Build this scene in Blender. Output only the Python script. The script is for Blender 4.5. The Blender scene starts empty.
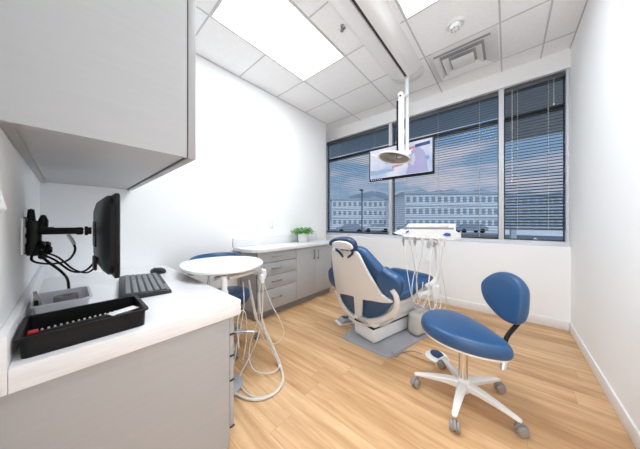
import bpy, bmesh, math, random
from mathutils import Vector, Matrix
random.seed(7)
C = bpy.context.scene.collection
PI = math.pi
# ---------------------------------------------------------------- camera numbers
EXPO = .99
F, AZ, HY, EYE = 217.36, .7113, 221.68, 1.14
CA, SA = math.cos(AZ), math.sin(AZ)
def W(x, y, d):                      # point seen at (x, y), d metres in front of the lens
    l = (x-320)/F
    return Vector((d*(CA+l*SA), d*(SA-l*CA), EYE-d*(y-HY)/F))
def ray(x, y):
    return W(x, y, 1)-Vector((0, 0, EYE))
def onZ(x, y, z):
    r = ray(x, y); t = (z-EYE)/r.z
    return Vector((0, 0, EYE))+r*t
def onP(x, y, o, n):
    r = ray(x, y); e = Vector((0, 0, EYE)); t = (o-e).dot(n)/r.dot(n)
    return e+r*t

# ---------------------------------------------------------------- materials
def mat(name, col, rough=.5, metal=0, spec=.5, bump=None, coat=0, emis=None, noise=None, trans=0):
    m = bpy.data.materials.new(name); m.use_nodes = True
    nt = m.node_tree; p = nt.nodes['Principled BSDF']
    p.inputs['Base Color'].default_value = (*col, 1)
    p.inputs['Roughness'].default_value = rough
    p.inputs['Metallic'].default_value = metal
    p.inputs['Specular IOR Level'].default_value = spec
    p.inputs['Coat Weight'].default_value = coat
    p.inputs['Transmission Weight'].default_value = trans
    if emis:
        p.inputs['Emission Color'].default_value = (*emis[0], 1)
        p.inputs['Emission Strength'].default_value = emis[1]
    tc = nt.nodes.new('ShaderNodeTexCoord')
    if noise:                       # (scale vec, amount)
        mp = nt.nodes.new('ShaderNodeMapping'); mp.inputs['Scale'].default_value = noise[0]
        n = nt.nodes.new('ShaderNodeTexNoise'); n.inputs['Scale'].default_value = 1; n.inputs['Detail'].default_value = 4
        nt.links.new(tc.outputs['Object'], mp.inputs[0]); nt.links.new(mp.outputs[0], n.inputs['Vector'])
        cr = nt.nodes.new('ShaderNodeValToRGB')
        a = noise[1]
        cr.color_ramp.elements[0].position = .3; cr.color_ramp.elements[1].position = .7
        cr.color_ramp.elements[0].color = (*[max(0, c*(1-a)) for c in col], 1)
        cr.color_ramp.elements[1].color = (*[min(1, c*(1+a)) for c in col], 1)
        nt.links.new(n.outputs['Fac'], cr.inputs[0]); nt.links.new(cr.outputs[0], p.inputs['Base Color'])
    if bump:                        # (scale, strength)
        n = nt.nodes.new('ShaderNodeTexNoise'); n.inputs['Scale'].default_value = bump[0]; n.inputs['Detail'].default_value = 3
        b = nt.nodes.new('ShaderNodeBump'); b.inputs['Strength'].default_value = bump[1]; b.inputs['Distance'].default_value = .002
        nt.links.new(tc.outputs['Object'], n.inputs['Vector']); nt.links.new(n.outputs['Fac'], b.inputs['Height'])
        nt.links.new(b.outputs[0], p.inputs['Normal'])
    return m
M = {}
M['wall'] = mat('wall_paint', (.91, .92, .93), .85, bump=(140, .15))
M['ceil'] = mat('ceiling_tile', (.95, .955, .96), .95, noise=((70, 70, 70), .035))
M['grid'] = mat('grid_bar', (.60, .60, .61), .5)
M['trim'] = mat('white_trim', (.86, .86, .86), .4)
M['lam'] = mat('grey_laminate', (.40, .403, .41), .42, noise=((3, 3, 60), .02))
M['lamedge'] = mat('grey_edge_band', (.34, .335, .345), .4)
M['kick'] = mat('toe_kick', (.26, .25, .25), .5)
M['dark'] = mat('dark_gap', (.05, .05, .05), .6)
M['counter'] = mat('white_laminate', (.80, .80, .82), .3, noise=((9, 160, 160), .05))
M['nickel'] = mat('brushed_nickel', (.42, .37, .33), .35, metal=.9)
M['chrome'] = mat('chrome', (.75, .75, .76), .12, metal=1)
M['black'] = mat('black_plastic', (.005, .005, .006), .42, spec=.25)
M['blackm'] = mat('black_metal', (.008, .008, .009), .45, spec=.3)
M['greyk'] = mat('grey_keyboard', (.025, .028, .036), .45, spec=.3)
M['keys'] = mat('keycap', (.20, .21, .225), .5)
M['blue'] = mat('blue_vinyl', (.026, .088, .215), .33, spec=.5, bump=(60, .05))
M['bluedk'] = mat('navy_vinyl', (.014, .04, .115), .4)
M['cream'] = mat('white_enamel', (.80, .82, .84), .3)
M['creamd'] = mat('warm_grey_shell', (.56, .55, .535), .4)
M['white'] = mat('white_plastic', (.82, .82, .82), .35)
M['offw'] = mat('pale_hose', (.66, .63, .58), .45)
M['plate'] = mat('grey_floor_plate', (.36, .365, .40), .5)
M['caster'] = mat('taupe_caster', (.30, .275, .26), .5)
M['tank'] = mat('lavender_white_plastic', (.70, .70, .76), .35)
M['beige'] = mat('beige_edge', (.52, .47, .40), .5)
M['leaf'] = mat('leaf_green', (.10, .30, .035), .5, noise=((40, 40, 40), .45))
M['soil'] = mat('soil', (.05, .03, .02), .9)
M['slat'] = mat('charcoal_slat', (.085, .092, .11), .4, metal=.15)
M['frame'] = mat('window_frame', (.66, .68, .74), .4)
M['framed'] = mat('dark_gasket', (.035, .045, .06), .5)
M['bluelab'] = mat('blue_panel', (.05, .12, .48), .3)
M['red'] = mat('red_plastic', (.6, .03, .04), .4)
M['tooth'] = mat('ivory', (.72, .68, .58), .3)
M['steel'] = mat('satin_silver', (.62, .62, .64), .3, metal=.7)
M['lamp'] = mat('lamp_panel', (.9, .9, .9), .5, emis=((.90, .965, 1.0), 7.0))
M['lens'] = mat('lamp_reflector', (.40, .37, .31), .25, metal=.4)
M['cloth'] = mat('pouch_grey', (.30, .29, .28), .6, noise=((60, 60, 60), .5))

def mat_floor():
    m = bpy.data.materials.new('oak_planks'); m.use_nodes = True
    nt = m.node_tree; N = nt.nodes; L = nt.links; p = N['Principled BSDF']
    tc = N.new('ShaderNodeTexCoord')
    mp = N.new('ShaderNodeMapping'); mp.inputs['Rotation'].default_value = (0, 0, PI/2); mp.inputs['Location'].default_value = (.3, .05, 0)
    L.new(tc.outputs['Object'], mp.inputs[0])
    br = N.new('ShaderNodeTexBrick'); br.offset = 0; br.offset_frequency = 1
    br.inputs['Scale'].default_value = 1; br.inputs['Brick Width'].default_value = 1.22; br.inputs['Row Height'].default_value = .152
    br.inputs['Mortar Size'].default_value = .0012; br.inputs['Mortar Smooth'].default_value = .2; br.inputs['Bias'].default_value = 0
    br.inputs['Color1'].default_value = (.0, .0, .0, 1); br.inputs['Color2'].default_value = (1, 1, 1, 1); br.inputs['Mortar'].default_value = (.5, .5, .5, 1)
    sp = N.new('ShaderNodeSeparateXYZ'); L.new(mp.outputs[0], sp.inputs[0])
    dv = N.new('ShaderNodeMath'); dv.operation = 'DIVIDE'; dv.inputs[1].default_value = .152; L.new(sp.outputs[1], dv.inputs[0])
    fl = N.new('ShaderNodeMath'); fl.operation = 'FLOOR'; L.new(dv.outputs[0], fl.inputs[0])
    wn = N.new('ShaderNodeTexWhiteNoise'); wn.noise_dimensions = '1D'; L.new(fl.outputs[0], wn.inputs['W'])
    ma = N.new('ShaderNodeMath'); ma.operation = 'MULTIPLY_ADD'; ma.inputs[1].default_value = 1.22; L.new(wn.outputs['Value'], ma.inputs[0]); L.new(sp.outputs[0], ma.inputs[2])
    cb = N.new('ShaderNodeCombineXYZ'); L.new(ma.outputs[0], cb.inputs[0]); L.new(sp.outputs[1], cb.inputs[1])
    L.new(cb.outputs[0], br.inputs['Vector'])
    base = N.new('ShaderNodeValToRGB'); e = base.color_ramp.elements
    e[0].color = (.60, .36, .185, 1); e[1].color = (.76, .51, .29, 1)
    L.new(br.outputs['Color'], base.inputs[0])
    # per-plank shift of the grain
    add = N.new('ShaderNodeVectorMath'); add.operation = 'MULTIPLY_ADD'; add.inputs[1].default_value = (7, 3, 1)
    L.new(br.outputs['Color'], add.inputs[0]); L.new(mp.outputs[0], add.inputs[2])
    m2 = N.new('ShaderNodeMapping'); m2.inputs['Scale'].default_value = (1.6, 22, 1)
    L.new(add.outputs[0], m2.inputs[0])
    g = N.new('ShaderNodeTexNoise'); g.inputs['Scale'].default_value = 1.0; g.inputs['Detail'].default_value = 8; g.inputs['Roughness'].default_value = .62; g.inputs['Distortion'].default_value = .5
    L.new(m2.outputs[0], g.inputs['Vector'])
    gr = N.new('ShaderNodeValToRGB'); gr.color_ramp.elements[0].position = .33; gr.color_ramp.elements[1].position = .62
    gr.color_ramp.elements[0].color = (.66, .56, .46, 1); gr.color_ramp.elements[1].color = (1.0, 1.0, 1.0, 1)
    L.new(g.outputs['Fac'], gr.inputs[0])
    mul = N.new('ShaderNodeMix'); mul.data_type = 'RGBA'; mul.blend_type = 'MULTIPLY'; mul.inputs[0].default_value = .85
    L.new(base.outputs[0], mul.inputs[6]); L.new(gr.outputs[0], mul.inputs[7])
    # knots / darker streaks
    m3 = N.new('ShaderNodeMapping'); m3.inputs['Scale'].default_value = (1.1, 6, 1); L.new(add.outputs[0], m3.inputs[0])
    k = N.new('ShaderNodeTexNoise'); k.inputs['Scale'].default_value = 1.3; k.inputs['Detail'].default_value = 3; L.new(m3.outputs[0], k.inputs['Vector'])
    kr = N.new('ShaderNodeValToRGB'); kr.color_ramp.elements[0].position = .60; kr.color_ramp.elements[1].position = .78
    kr.color_ramp.elements[0].color = (1, 1, 1, 1); kr.color_ramp.elements[1].color = (.52, .38, .28, 1)
    L.new(k.outputs['Fac'], kr.inputs[0])
    mu2 = N.new('ShaderNodeMix'); mu2.data_type = 'RGBA'; mu2.blend_type = 'MULTIPLY'; mu2.inputs[0].default_value = .7
    L.new(mul.outputs[2], mu2.inputs[6]); L.new(kr.outputs[0], mu2.inputs[7])
    seam = N.new('ShaderNodeMix'); seam.data_type = 'RGBA'; L.new(br.outputs['Fac'], seam.inputs[0])
    L.new(mu2.outputs[2], seam.inputs[6]); seam.inputs[7].default_value = (.46, .28, .155, 1)
    L.new(seam.outputs[2], p.inputs['Base Color'])
    p.inputs['Roughness'].default_value = .38; p.inputs['Specular IOR Level'].default_value = .4
    return m
M['floor'] = mat_floor()

def mat_glass():
    m = bpy.data.materials.new('window_glass'); m.use_nodes = True
    nt = m.node_tree; N = nt.nodes; N.remove(N['Principled BSDF'])
    t = N.new('ShaderNodeBsdfTransparent'); t.inputs[0].default_value = (.80, .87, .92, 1)
    g = N.new('ShaderNodeBsdfGlossy'); g.inputs['Roughness'].default_value = .02
    fr = N.new('ShaderNodeFresnel'); fr.inputs[0].default_value = 1.08
    mx = N.new('ShaderNodeMixShader')
    nt.links.new(fr.outputs[0], mx.inputs[0]); nt.links.new(t.outputs[0], mx.inputs[1]); nt.links.new(g.outputs[0], mx.inputs[2])
    nt.links.new(mx.outputs[0], N['Material Output'].inputs[0])
    return m
M['glass'] = mat_glass()

# ---------------------------------------------------------------- mesh builder
class MB:
    def __init__(s): s.b = bmesh.new()
    def box(s, lo, hi, bev=0, seg=2, rot=None, piv=None):
        t = bmesh.new(); bmesh.ops.create_cube(t, size=1)
        c = (Vector(lo)+Vector(hi))/2; d = Vector(hi)-Vector(lo)
        for v in t.verts: v.co = Vector((v.co.x*d.x, v.co.y*d.y, v.co.z*d.z))+c
        if bev: bmesh.ops.bevel(t, geom=t.edges[:], offset=min(bev, min(abs(x) for x in d)*.49), segments=seg, profile=.5, affect='EDGES')
        if rot is not None:
            pv = Vector(piv) if piv is not None else c
            for v in t.verts: v.co = pv+rot@(v.co-pv)
        s.merge(t); return s
    def merge(s, t, mtx=None):
        mp = {}
        for v in t.verts: mp[v] = s.b.verts.new(mtx@v.co if mtx else v.co)
        for f in t.faces:
            try: s.b.faces.new([mp[v] for v in f.verts])
            except ValueError: pass
        t.free()
    def rings(s, rings, cap0=True, cap1=True, closed=True):
        R = [[s.b.verts.new(p) for p in r] for r in rings]
        n = len(R[0])
        for a, b in zip(R, R[1:]):
            for i in range(n if closed else n-1):
                j = (i+1) % n
                s.b.faces.new((a[i], a[j], b[j], b[i]))
        if cap0 and n > 2: s.b.faces.new(R[0][::-1])
        if cap1 and n > 2: s.b.faces.new(R[-1])
        return s
    def lathe(s, prof, c=(0, 0, 0), n=28, axis='Z', mtx=None):
        c = Vector(c); rings = []
        for r, h in prof:
            ring = []
            for i in range(n):
                a = 2*PI*i/n
                p = Vector((r*math.cos(a), r*math.sin(a), h))
                if axis == 'X': p = Vector((h, p.x, p.y))
                if axis == 'Y': p = Vector((p.x, h, p.y))
                if mtx: p = mtx@p
                ring.append(p+c)
            rings.append(ring)
        return s.rings(rings)
    def tube(s, pts, r, n=10, smooth=6, r1=None, flat=1):
        P = catmull([Vector(p) for p in pts], smooth) if smooth else [Vector(p) for p in pts]
        T = []
        for i in range(len(P)):
            t = (P[min(i+1, len(P)-1)]-P[max(i-1, 0)]); T.append(t.normalized())
        up = Vector((0, 0, 1)) if abs(T[0].z) < .9 else Vector((1, 0, 0))
        u = T[0].cross(up).normalized(); rings = []
        for i, p in enumerate(P):
            u = (u-T[i]*u.dot(T[i])).normalized(); v = T[i].cross(u)
            rr = r if r1 is None else r+(r1-r)*i/(len(P)-1)
            rings.append([p+u*(rr*math.cos(2*PI*k/n))+v*(rr*flat*math.sin(2*PI*k/n)) for k in range(n)])
        return s.rings(rings)
    def prism(s, poly, o, u, v, w, t, bev=0):      # poly in (u,v) plane at o, extruded by t along w
        o, u, v, w = map(Vector, (o, u, v, w)); tb = bmesh.new()
        a = [tb.verts.new(o+u*x+v*y) for x, y in poly]; b = [tb.verts.new(o+u*x+v*y+w*t) for x, y in poly]
        n = len(poly)
        tb.faces.new(a[::-1]); tb.faces.new(b)
        for i in range(n): j = (i+1) % n; tb.faces.new((a[i], a[j], b[j], b[i]))
        if bev: bmesh.ops.bevel(tb, geom=tb.edges[:], offset=bev, segments=2, profile=.5, affect='EDGES')
        s.merge(tb); return s
    def cushion(s, pts3, n, t, e=.35, dome=0.0, k=6):   # outline of 3-D points, thickness t along n, rounded rim
        n = Vector(n).normalized(); P = [Vector(p) for p in pts3]
        c = sum(P, Vector())/len(P); rings = []
        for i in range(k+1):
            ph = -PI/2+PI*i/k
            sc = 1-e*(1-math.cos(ph)) if True else 1
            h = t/2+t/2*math.sin(ph)
            rings.append([c+(p-c)*sc+n*h for p in P])
        if dome:
            top = rings[-1]; ct = c+n*(t)
            for q in (.75, .5, .25):
                rings.append([ct+(p-ct)*q+n*dome*(1-q*q) for p in top])
        return s.rings(rings)
    def out(s, name, m, parent=None, smooth=True, local=True, kind=None, w=None):
        me = bpy.data.meshes.new(name)
        if parent is not None and not local:
            mi = parent.matrix_basis.inverted()
            q = parent.parent
            while q is not None:
                mi = mi@q.matrix_basis.inverted(); q = q.parent
            for v in s.b.verts: v.co = mi@v.co
        bmesh.ops.recalc_face_normals(s.b, faces=s.b.faces[:])
        s.b.to_mesh(me); s.b.free()
        me.materials.append(m if not isinstance(m, str) else M[m])
        if smooth:
            for p in me.polygons: p.use_smooth = True
            try: me.set_sharp_from_angle(angle=math.radians(38))
            except Exception: pass
        o = bpy.data.objects.new(name, me); C.objects.link(o)
        if parent is not None: o.parent = parent
        if kind: o['kind'] = kind
        return o
def catmull(P, k, closed=False):
    if len(P) < 3 and not closed: return P
    out = []; n = len(P)
    for i in range(n if closed else n-1):
        p0 = P[(i-1) % n] if closed or i > 0 else P[0]*2-P[1]
        p1 = P[i]; p2 = P[(i+1) % n]
        p3 = P[(i+2) % n] if closed or i+2 < n else P[-1]*2-P[-2]
        for j in range(k):
            t = j/k
            out.append(.5*((2*p1)+(p2-p0)*t+(2*p0-5*p1+4*p2-p3)*t*t+(3*p1-p0-3*p2+p3)*t**3))
    if not closed: out.append(P[-1])
    return out
def thing(name, label, cat, loc=(0, 0, 0), rz=0, group=None):
    o = bpy.data.objects.new(name, None); C.objects.link(o)
    o.matrix_basis = Matrix.Translation(Vector(loc))@Matrix.Rotation(rz, 4, 'Z')
    o.empty_display_size = .05
    return tag(o, label, cat, group)
def tag(o, label, cat, group=None):
    o['label'] = label; o['category'] = cat; o['kind'] = 'thing'
    if group: o['group'] = group
    return o
def bx(name, lo, hi, m, parent=None, bev=0, **k): return MB().box(lo, hi, bev).out(name, m, parent, **k)
def struct(name, lo, hi, m, bev=0): return bx(name, lo, hi, m, None, bev, kind='structure')
def copy_tree(o, parent=None):
    c = o.copy(); C.objects.link(c)
    if parent is not None: c.parent = parent
    for ch in o.children: copy_tree(ch, c)
    return c
def circ(cx, cy, r, n=24, a0=0, a1=2*PI): return [(cx+r*math.cos(a0+(a1-a0)*i/n), cy+r*math.sin(a0+(a1-a0)*i/n)) for i in range(n)]

# ================================================================ THE ROOM
CH = 2.95; YL = 2.54; YR = -.50; XW = 3.42; X0 = -.13; T = .12
struct('floor', (-1.9, -1.5, -.05), (XW+.25, 3.0, 0), 'floor')
bpy.data.objects['floor'].data.materials[0] = M['floor']
struct('ceiling', (-1.9, -1.5, CH), (XW+.25, 3.0, CH+.05), 'ceil')
struct('wall_left', (X0-T, YL, 0), (3.117, YL+.45, CH), 'wall')
struct('wall_left_return', (3.117, YL+.33, 0), (XW+.25, YL+.45, CH), 'wall')
struct('wall_right', (X0-T, YR-T, 0), (XW+.25, YR, CH), 'wall')
WZ0, WZ1 = .873, 2.756
struct('wall_back_lower', (XW, YR, 0), (XW+.2, YL+.33, WZ0), 'wall')
struct('wall_back_header', (XW, YR, WZ1), (XW+.2, YL+.33, CH), 'wall')
# near wall with the doorway the picture is taken from
DY0, DY1, DH = -.42, .50, 2.12
struct('wall_front', (X0-T, DY1, 0), (X0, YL, CH), 'wall')
struct('wall_front_jamb_side', (X0-T, YR, 0), (X0, DY0, CH), 'wall')
struct('wall_front_over_door', (X0-T, DY0, DH), (X0, DY1, CH), 'wall')
struct('wall_hallway_far', (-1.82, -1.4, 0), (-1.7, 1.9, CH), 'wall')
struct('wall_hallway_left', (-1.7, 1.78, 0), (X0-T, 1.9, CH), 'wall')
struct('wall_hallway_right', (-1.7, -1.4, 0), (X0-T, -1.28, CH), 'wall')
struct('wall_hallway_near', (X0-T-.02, -1.28, 0), (X0-T, YR-T+.02, CH), 'wall')
# baseboards
BH = .095
struct('baseboard_right', (X0, YR, 0), (XW, YR+.012, BH), 'trim', .003)
struct('baseboard_back', (XW-.012, YR+.012, 0), (XW, YL+.3, BH), 'trim', .003)
struct('baseboard_left', (.62, YL-.012, 0), (1.35, YL, BH), 'trim', .003)

# ceiling grid (T bars)
g = MB()
for x in (.225, .81, 1.397, 1.98, 2.565, 3.152):
    g.box((x-.0065, YR, CH-.003), (x+.0065, YL if x < 3.117 else YL+.33, CH+.002))
for y in (-.28, .05, .69, 1.34, 1.98):
    g.box((X0, y-.0065, CH-.0035), (XW, y+.0065, CH+.002))
g.box((X0, YL-.012, CH-.005), (3.117, YL, CH)); g.box((X0, YR, CH-.005), (XW, YR+.010, CH))
g.out('ceiling_grid', 'grid', kind='structure')

# ---------------------------------------------------------------- windows
frames = [(1.452, 2.84, 'window_1'), (.056, 1.452, 'window_2'), (-.498, .056, 'window_3')]
FX0, FX1 = XW+.025, XW+.15
for y0, y1, nm in frames:
    b = MB()
    b.box((FX0, y0, WZ0), (FX1, y1, WZ0+.05), .003)
    b.box((FX0+.03, y0, WZ1-.03), (FX1, y1, WZ1), .003)
    for yy, hw in ((y0, .025), (y1, .025)):
        b.box((FX0, max(yy-hw, y0), WZ0+.05), (FX1, min(yy+hw, y1), WZ1-.001), .002)
    w = b.out(nm, 'frame', kind='structure')
    q = MB(); z0, z1 = WZ0+.05, WZ1-.03
    q.box((FX1-.035, y0+.025, z0), (FX1-.02, y1-.025, z0+.012)); q.box((FX1-.035, y0+.025, z0), (FX1-.02, y0+.035, z1))
    q.box((FX1-.035, y1-.035, z0), (FX1-.02, y1-.025, z1)); q.box((FX1-.035, y0+.025, z1-.03), (FX1-.02, y1-.025, z1))
    q.box((FX1-.04, y0+.025, 2.37), (FX1-.015, y1-.025, 2.43))
    q.out('window_gasket', 'framed', w)
    MB().box((FX1-.028, y0+.03, z0+.005), (FX1-.024, y1-.03, z1-.005)).out('glass_pane', 'glass', w)
# ---------------------------------------------------------------- blinds
def blind(y0, y1, zb, label, wands, cords, tilt=.12):
    root = thing('window_blind', label, 'blind', (XW+.07, (y0+y1)/2, 0), 0, 'dark slatted blinds in the window')
    h = (y1-y0)/2
    b = MB(); pitch = .0345; z = WZ1-.075
    while z > zb+.03:
        pts = [(-.0205, -.0014), (-.007, .001), (.007, .001), (.0205, -.0014)]
        up = [(x, c+.0011) for x, c in pts]
        prof = pts+up[::-1]
        ring0 = []; ring1 = []
        for x, c in prof:
            X = x*math.cos(tilt)-c*math.sin(tilt); Z = x*math.sin(tilt)+c*math.cos(tilt)+z
            ring0.append(Vector((X, -h, Z))); ring1.append(Vector((X, h, Z)))
        b.rings([ring0, ring1]); z -= pitch
    b.out('slats', 'slat', root)
    bx('headrail', (-.028, -h, WZ1-.06), (.028, h, WZ1-.005), 'slat', root, .003)
    bx('bottom_rail', (-.026, -h, zb), (.026, h, zb+.022), 'slat', root, .004)
    for f in cords:
        c = MB()
        for xx in (-.028, .028): c.tube([(xx, f*h, WZ1-.06), (xx, f*h, zb+.01)], .0011, 6, 0)
        c.out('ladder_cord', 'offw', root)
    for f, zz, r in wands:
        c = MB(); c.tube([(-.036, f*h, WZ1-.05), (-.036, f*h, zz)], r, 8, 0)
        c.lathe([(.001, -.012), (.008, -.01), (.008, .01), (.001, .014)], (-.036, f*h, zz), 10)
        c.out('cord', 'offw', root)
    return root
blind(1.482, 2.80, WZ0+.06, 'dark slatted blind in the leftmost window bay, left of the hanging television', [(.85, 1.7, .002)], (-.6, .55))
blind(.086, 1.422, WZ0+.06, 'dark slatted blind in the wide middle window bay behind the television', [], (-.72, 0, .7))
blind(-.468, .026, 1.045, 'dark slatted blind in the narrow right window bay, raised a little off the sill', [(.72, 1.62, .0028), (-.66, 2.42, .0018)], (-.5, .52), .42)

# ---------------------------------------------------------------- ceiling fixtures
def troffer(x0, x1, y0, y1, label, nm='ceiling_light'):
    t = thing(nm, label, 'ceiling light', ((x0+x1)/2, (y0+y1)/2, CH), 0, 'rectangular ceiling light panels')
    hx, hy = (x1-x0)/2-.008, (y1-y0)/2-.008
    f = MB()
    for a, b_ in (((-hx, -hy), (hx, -hy+.012)), ((-hx, hy-.012), (hx, hy)), ((-hx, -hy+.012), (-hx+.012, hy-.012)), ((hx-.012, -hy+.012), (hx, hy-.012))):
        f.box((a[0], a[1], -.008), (b_[0], b_[1], -.0005))
    f.out('frame', 'trim', t)
    prof = MB(); n = 12; a = []; b2 = []
    r0 = []; r1 = []
    for i in range(n+1):
        y = (-hy+.014)+(2*hy-.028)*i/n; z = -.004-.0*math.sin(PI*i/n)
        r0.append((-hx+.014, y, z)); r1.append((hx-.014, y, z))
    prof.rings([[Vector(p) for p in r0], [Vector(p) for p in r1]], False, False, closed=False)
    prof.out('diffuser', 'lamp', t)
    return t
troffer(.81, 1.98, 1.34, 1.98, 'large bright light panel in the ceiling nearest the left wall')
troffer(.81, 1.98, .05, .69, 'bright ceiling light panel cut by the picture top, right of the ceiling track')
troffer(-1.3, -.7, -.3, .9, 'unseen fill panel added in the hallway ceiling outside the doorway')  # out-of-view panel put in for white frontal fill through the doorway

troffer(-1.3, -.7, -1.15, -.45, 'unseen fill panel added in the hallway ceiling near its right end')  # extra unseen panel, added to lift the brightness of the room ceiling
troffer(-1.3, -.7, 1.0, 1.7, 'unseen fill panel added in the hallway ceiling near its left end')  # its counterpart at the other end, also added as fill
# square air diffuser
t = thing('air_vent', 'square white ceiling air vent with nested louvres above the window', 'vent', (2.86, .372, CH))
b = MB(); h = .285
def sq_ring(b, r0, z0, r1, z1, th=.004):
    A = [Vector((sx*r0, sy*r0*1.06, z0)) for sx, sy in ((-1, -1), (1, -1), (1, 1), (-1, 1))]
    B_ = [Vector((sx*r1, sy*r1*1.06, z1)) for sx, sy in ((-1, -1), (1, -1), (1, 1), (-1, 1))]
    A2 = [v+Vector((0, 0, th)) for v in A]; B2 = [v+Vector((0, 0, th)) for v in B_]
    b.rings([A, B_, B2, A2, A], False, False)
sq_ring(b, .285, -.006, .235, -.006, .005)
b.out('flange', 'white', t, smooth=False)
b = MB(); sq_ring(b, .185, -.005, .236, -.034); sq_ring(b, .115, -.005, .166, -.036)
b.out('louvre', 'white', t, smooth=False)
b = MB(); b.box((-.096, -.102, -.038), (.096, .102, -.032), .002); b.out('center_plate', 'white', t)
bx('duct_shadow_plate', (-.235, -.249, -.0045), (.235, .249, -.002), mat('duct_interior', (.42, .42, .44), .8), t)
# round ceiling fitting (speaker / detector)
t = thing('smoke_detector', 'small round white detector on the ceiling beside the air vent', 'smoke detector', (2.315, .363, CH))
MB().lathe([(.001, -.001), (.075, -.001), (.075, -.010), (.066, -.018), (.001, -.018)], n=32).out('base', 'white', t)
MB().lathe([(.001, -.018), (.046, -.018), (.040, -.046), (.025, -.052), (.001, -.053)], n=28).out('sensor_dome', 'cream', t)
b = MB()
for k in range(6):
    a = k*PI/3; b.box((.030*math.cos(a)-.005, .030*math.sin(a)-.005, -.052), (.030*math.cos(a)+.005, .030*math.sin(a)+.005, -.040))
b.out('vents', 'caster', t)
t = thing('sprinkler_head', 'small chrome sprinkler head in the ceiling tile beside the light track', 'sprinkler', (1.664, 1.164, CH))
MB().lathe([(.001, -.0005), (.034, -.0005), (.034, -.004), (.018, -.010), (.001, -.010)], n=24).out('escutcheon', 'chrome', t)
b = MB().lathe([(.001, -.01), (.009, -.01), (.007, -.03), (.001, -.03)], n=14); b.tube([(.012, 0, -.008), (.016, 0, -.022), (.003, 0, -.036)], .002, 6); b.tube([(-.012, 0, -.008), (-.016, 0, -.022), (-.003, 0, -.036)], .002, 6)
b.lathe([(.001, -.036), (.016, -.036), (.016, -.038), (.001, -.038)], n=16); b.out('deflector', 'kick', t)

# ---------------------------------------------------------------- ceiling track with the lamp
TX, TY = 2.70, .925
t = thing('dental_light', 'white ceiling-track operatory lamp on a pole, hanging in front of the television', 'dental light', (TX, TY, CH))
def track_ring(x):
    pr = [(-.185, 0), (-.185, -.012), (-.165, -.016), (-.12, -.048), (-.06, -.064), (-.016, -.068), (-.016, -.03), (.016, -.03), (.016, -.068), (.06, -.064), (.12, -.048), (.165, -.016), (.185, -.012), (.185, 0)]
    return [Vector((x, y, z)) for y, z in pr]
MB().rings([track_ring(-2.6), track_ring(-.02)]).out('track_housing', 'creamd' if False else 'white', t)
bx('track_slot', (-2.6, -.0155, -.046), (-.025, .0155, -.028), 'dark', t)
b = MB()
b.rings([[Vector((-.021, p.y*1.004, p.z*1.012)) for p in track_ring(0)], [Vector((-.0175, p.y*1.004, p.z*1.012)) for p in track_ring(0)]])
b.out('end_seam', 'kick', t)
b = MB(); poly = [(-.018, -.185)]+[(math.cos(a)*.2, math.sin(a)*.185) for a in [(-PI/2)+PI*i/20 for i in range(1, 20)]]+[(-.018, .185)]
rr = []
for sc, z in ((1.0, -.0005), (1.0, -.012), (.9, -.016), (.66, -.046), (.33, -.062), (.09, -.066)):
    rr.append([Vector((x*sc if x > 0 else x, y*sc, z)) for x, y in poly])
b.rings(rr).out('end_cover', 'white', t)
MB().lathe([(.001, 0), (.006, 0), (.006, .004), (.001, .004)], (.115, -.100, -.030), 12).out('screw', 'black', t)
b = MB(); b.lathe([(.001, -.05), (.032, -.05), (.032, -.075), (.021, -.085), (.021, -1.05), (.001, -1.05)], n=20).out('pole', 'white', t)
# swing arm in front of the pole
px = -.09; py = .012
b = MB(); b.box((px-.02, py-.026+.018, -.98), (px+.02, py+.040+.018, -.30), .016, 3)
b.lathe([(.001, -.028), (.032, -.028), (.032, .028), (.001, .028)], (px, py+.028, -.295), 20, 'X'); b.out('swing_arm', 'white', t)
b = MB(); b.box((px-.012, py+.060, -1.0), (px+.014, py+.082, -.345), .004); b.out('spring_cover', 'black', t)
b = MB(); b.lathe([(.001, -.010), (.010, -.010), (.010, 0), (.001, 0)], (px-.030, py+.026, -.315), 12, 'X'); b.out('pivot_bolt', 'black', t)
b = MB(); b.tube([(px, py, -.33), (px+.04, 0, -.30), (0, 0, -.27)], .018, 12, 4); b.out('arm_link', 'white', t)
# lamp head: shallow oval dish, open face looking down at the chair
hc = Vector((px-.08, .115, -1.045)); R_ = Matrix.Rotation(.10, 3, 'X')@Matrix.Rotation(.42, 3, 'Y')@Matrix.Rotation(.28, 3, 'Z')
def oval(rx, ry, z, n=32): return [hc+R_@Vector((rx*math.cos(2*PI*i/n), ry*math.sin(2*PI*i/n)*(1-.12*math.sin(2*PI*i/n)), z)) for i in range(n)]
b = MB(); b.rings([oval(.02, .03, .062), oval(.07, .12, .052), oval(.108, .172, .025), oval(.122, .195, -.008), oval(.112, .182, -.014), oval(.10, .165, .004), oval(.06, .11, .030), oval(.01, .02, .036)])
b.out('lamp_head', 'white', t)
b = MB(); b.rings([oval(.109, .178, -.0075), oval(.098, .162, .0015), oval(.06, .11, .0265), oval(.01, .02, .033)], False, False); b.out('reflector', 'lens', t)
b = MB(); b.box(hc+Vector((-.055, -.05, -.012)), hc+Vector((.04, .035, .02)), .012, rot=R_); b.out('bulb_housing', 'kick', t)
b = MB(); b.tube([hc+R_@Vector((0, .185, 0)), hc+R_@Vector((-.01, .225, -.005)), hc+R_@Vector((-.02, .245, .01))], .008, 8, 4); b.out('handle', 'white', t)
b = MB(); b.box((px-.045, py-.045, -1.05), (px+.035, py+.075, -.965), .025, 3); b.box((px-.04, py-.095, -1.03), (px+.02, py-.04, -.99), .015, 3); b.out('head_joint', 'white', t)

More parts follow.
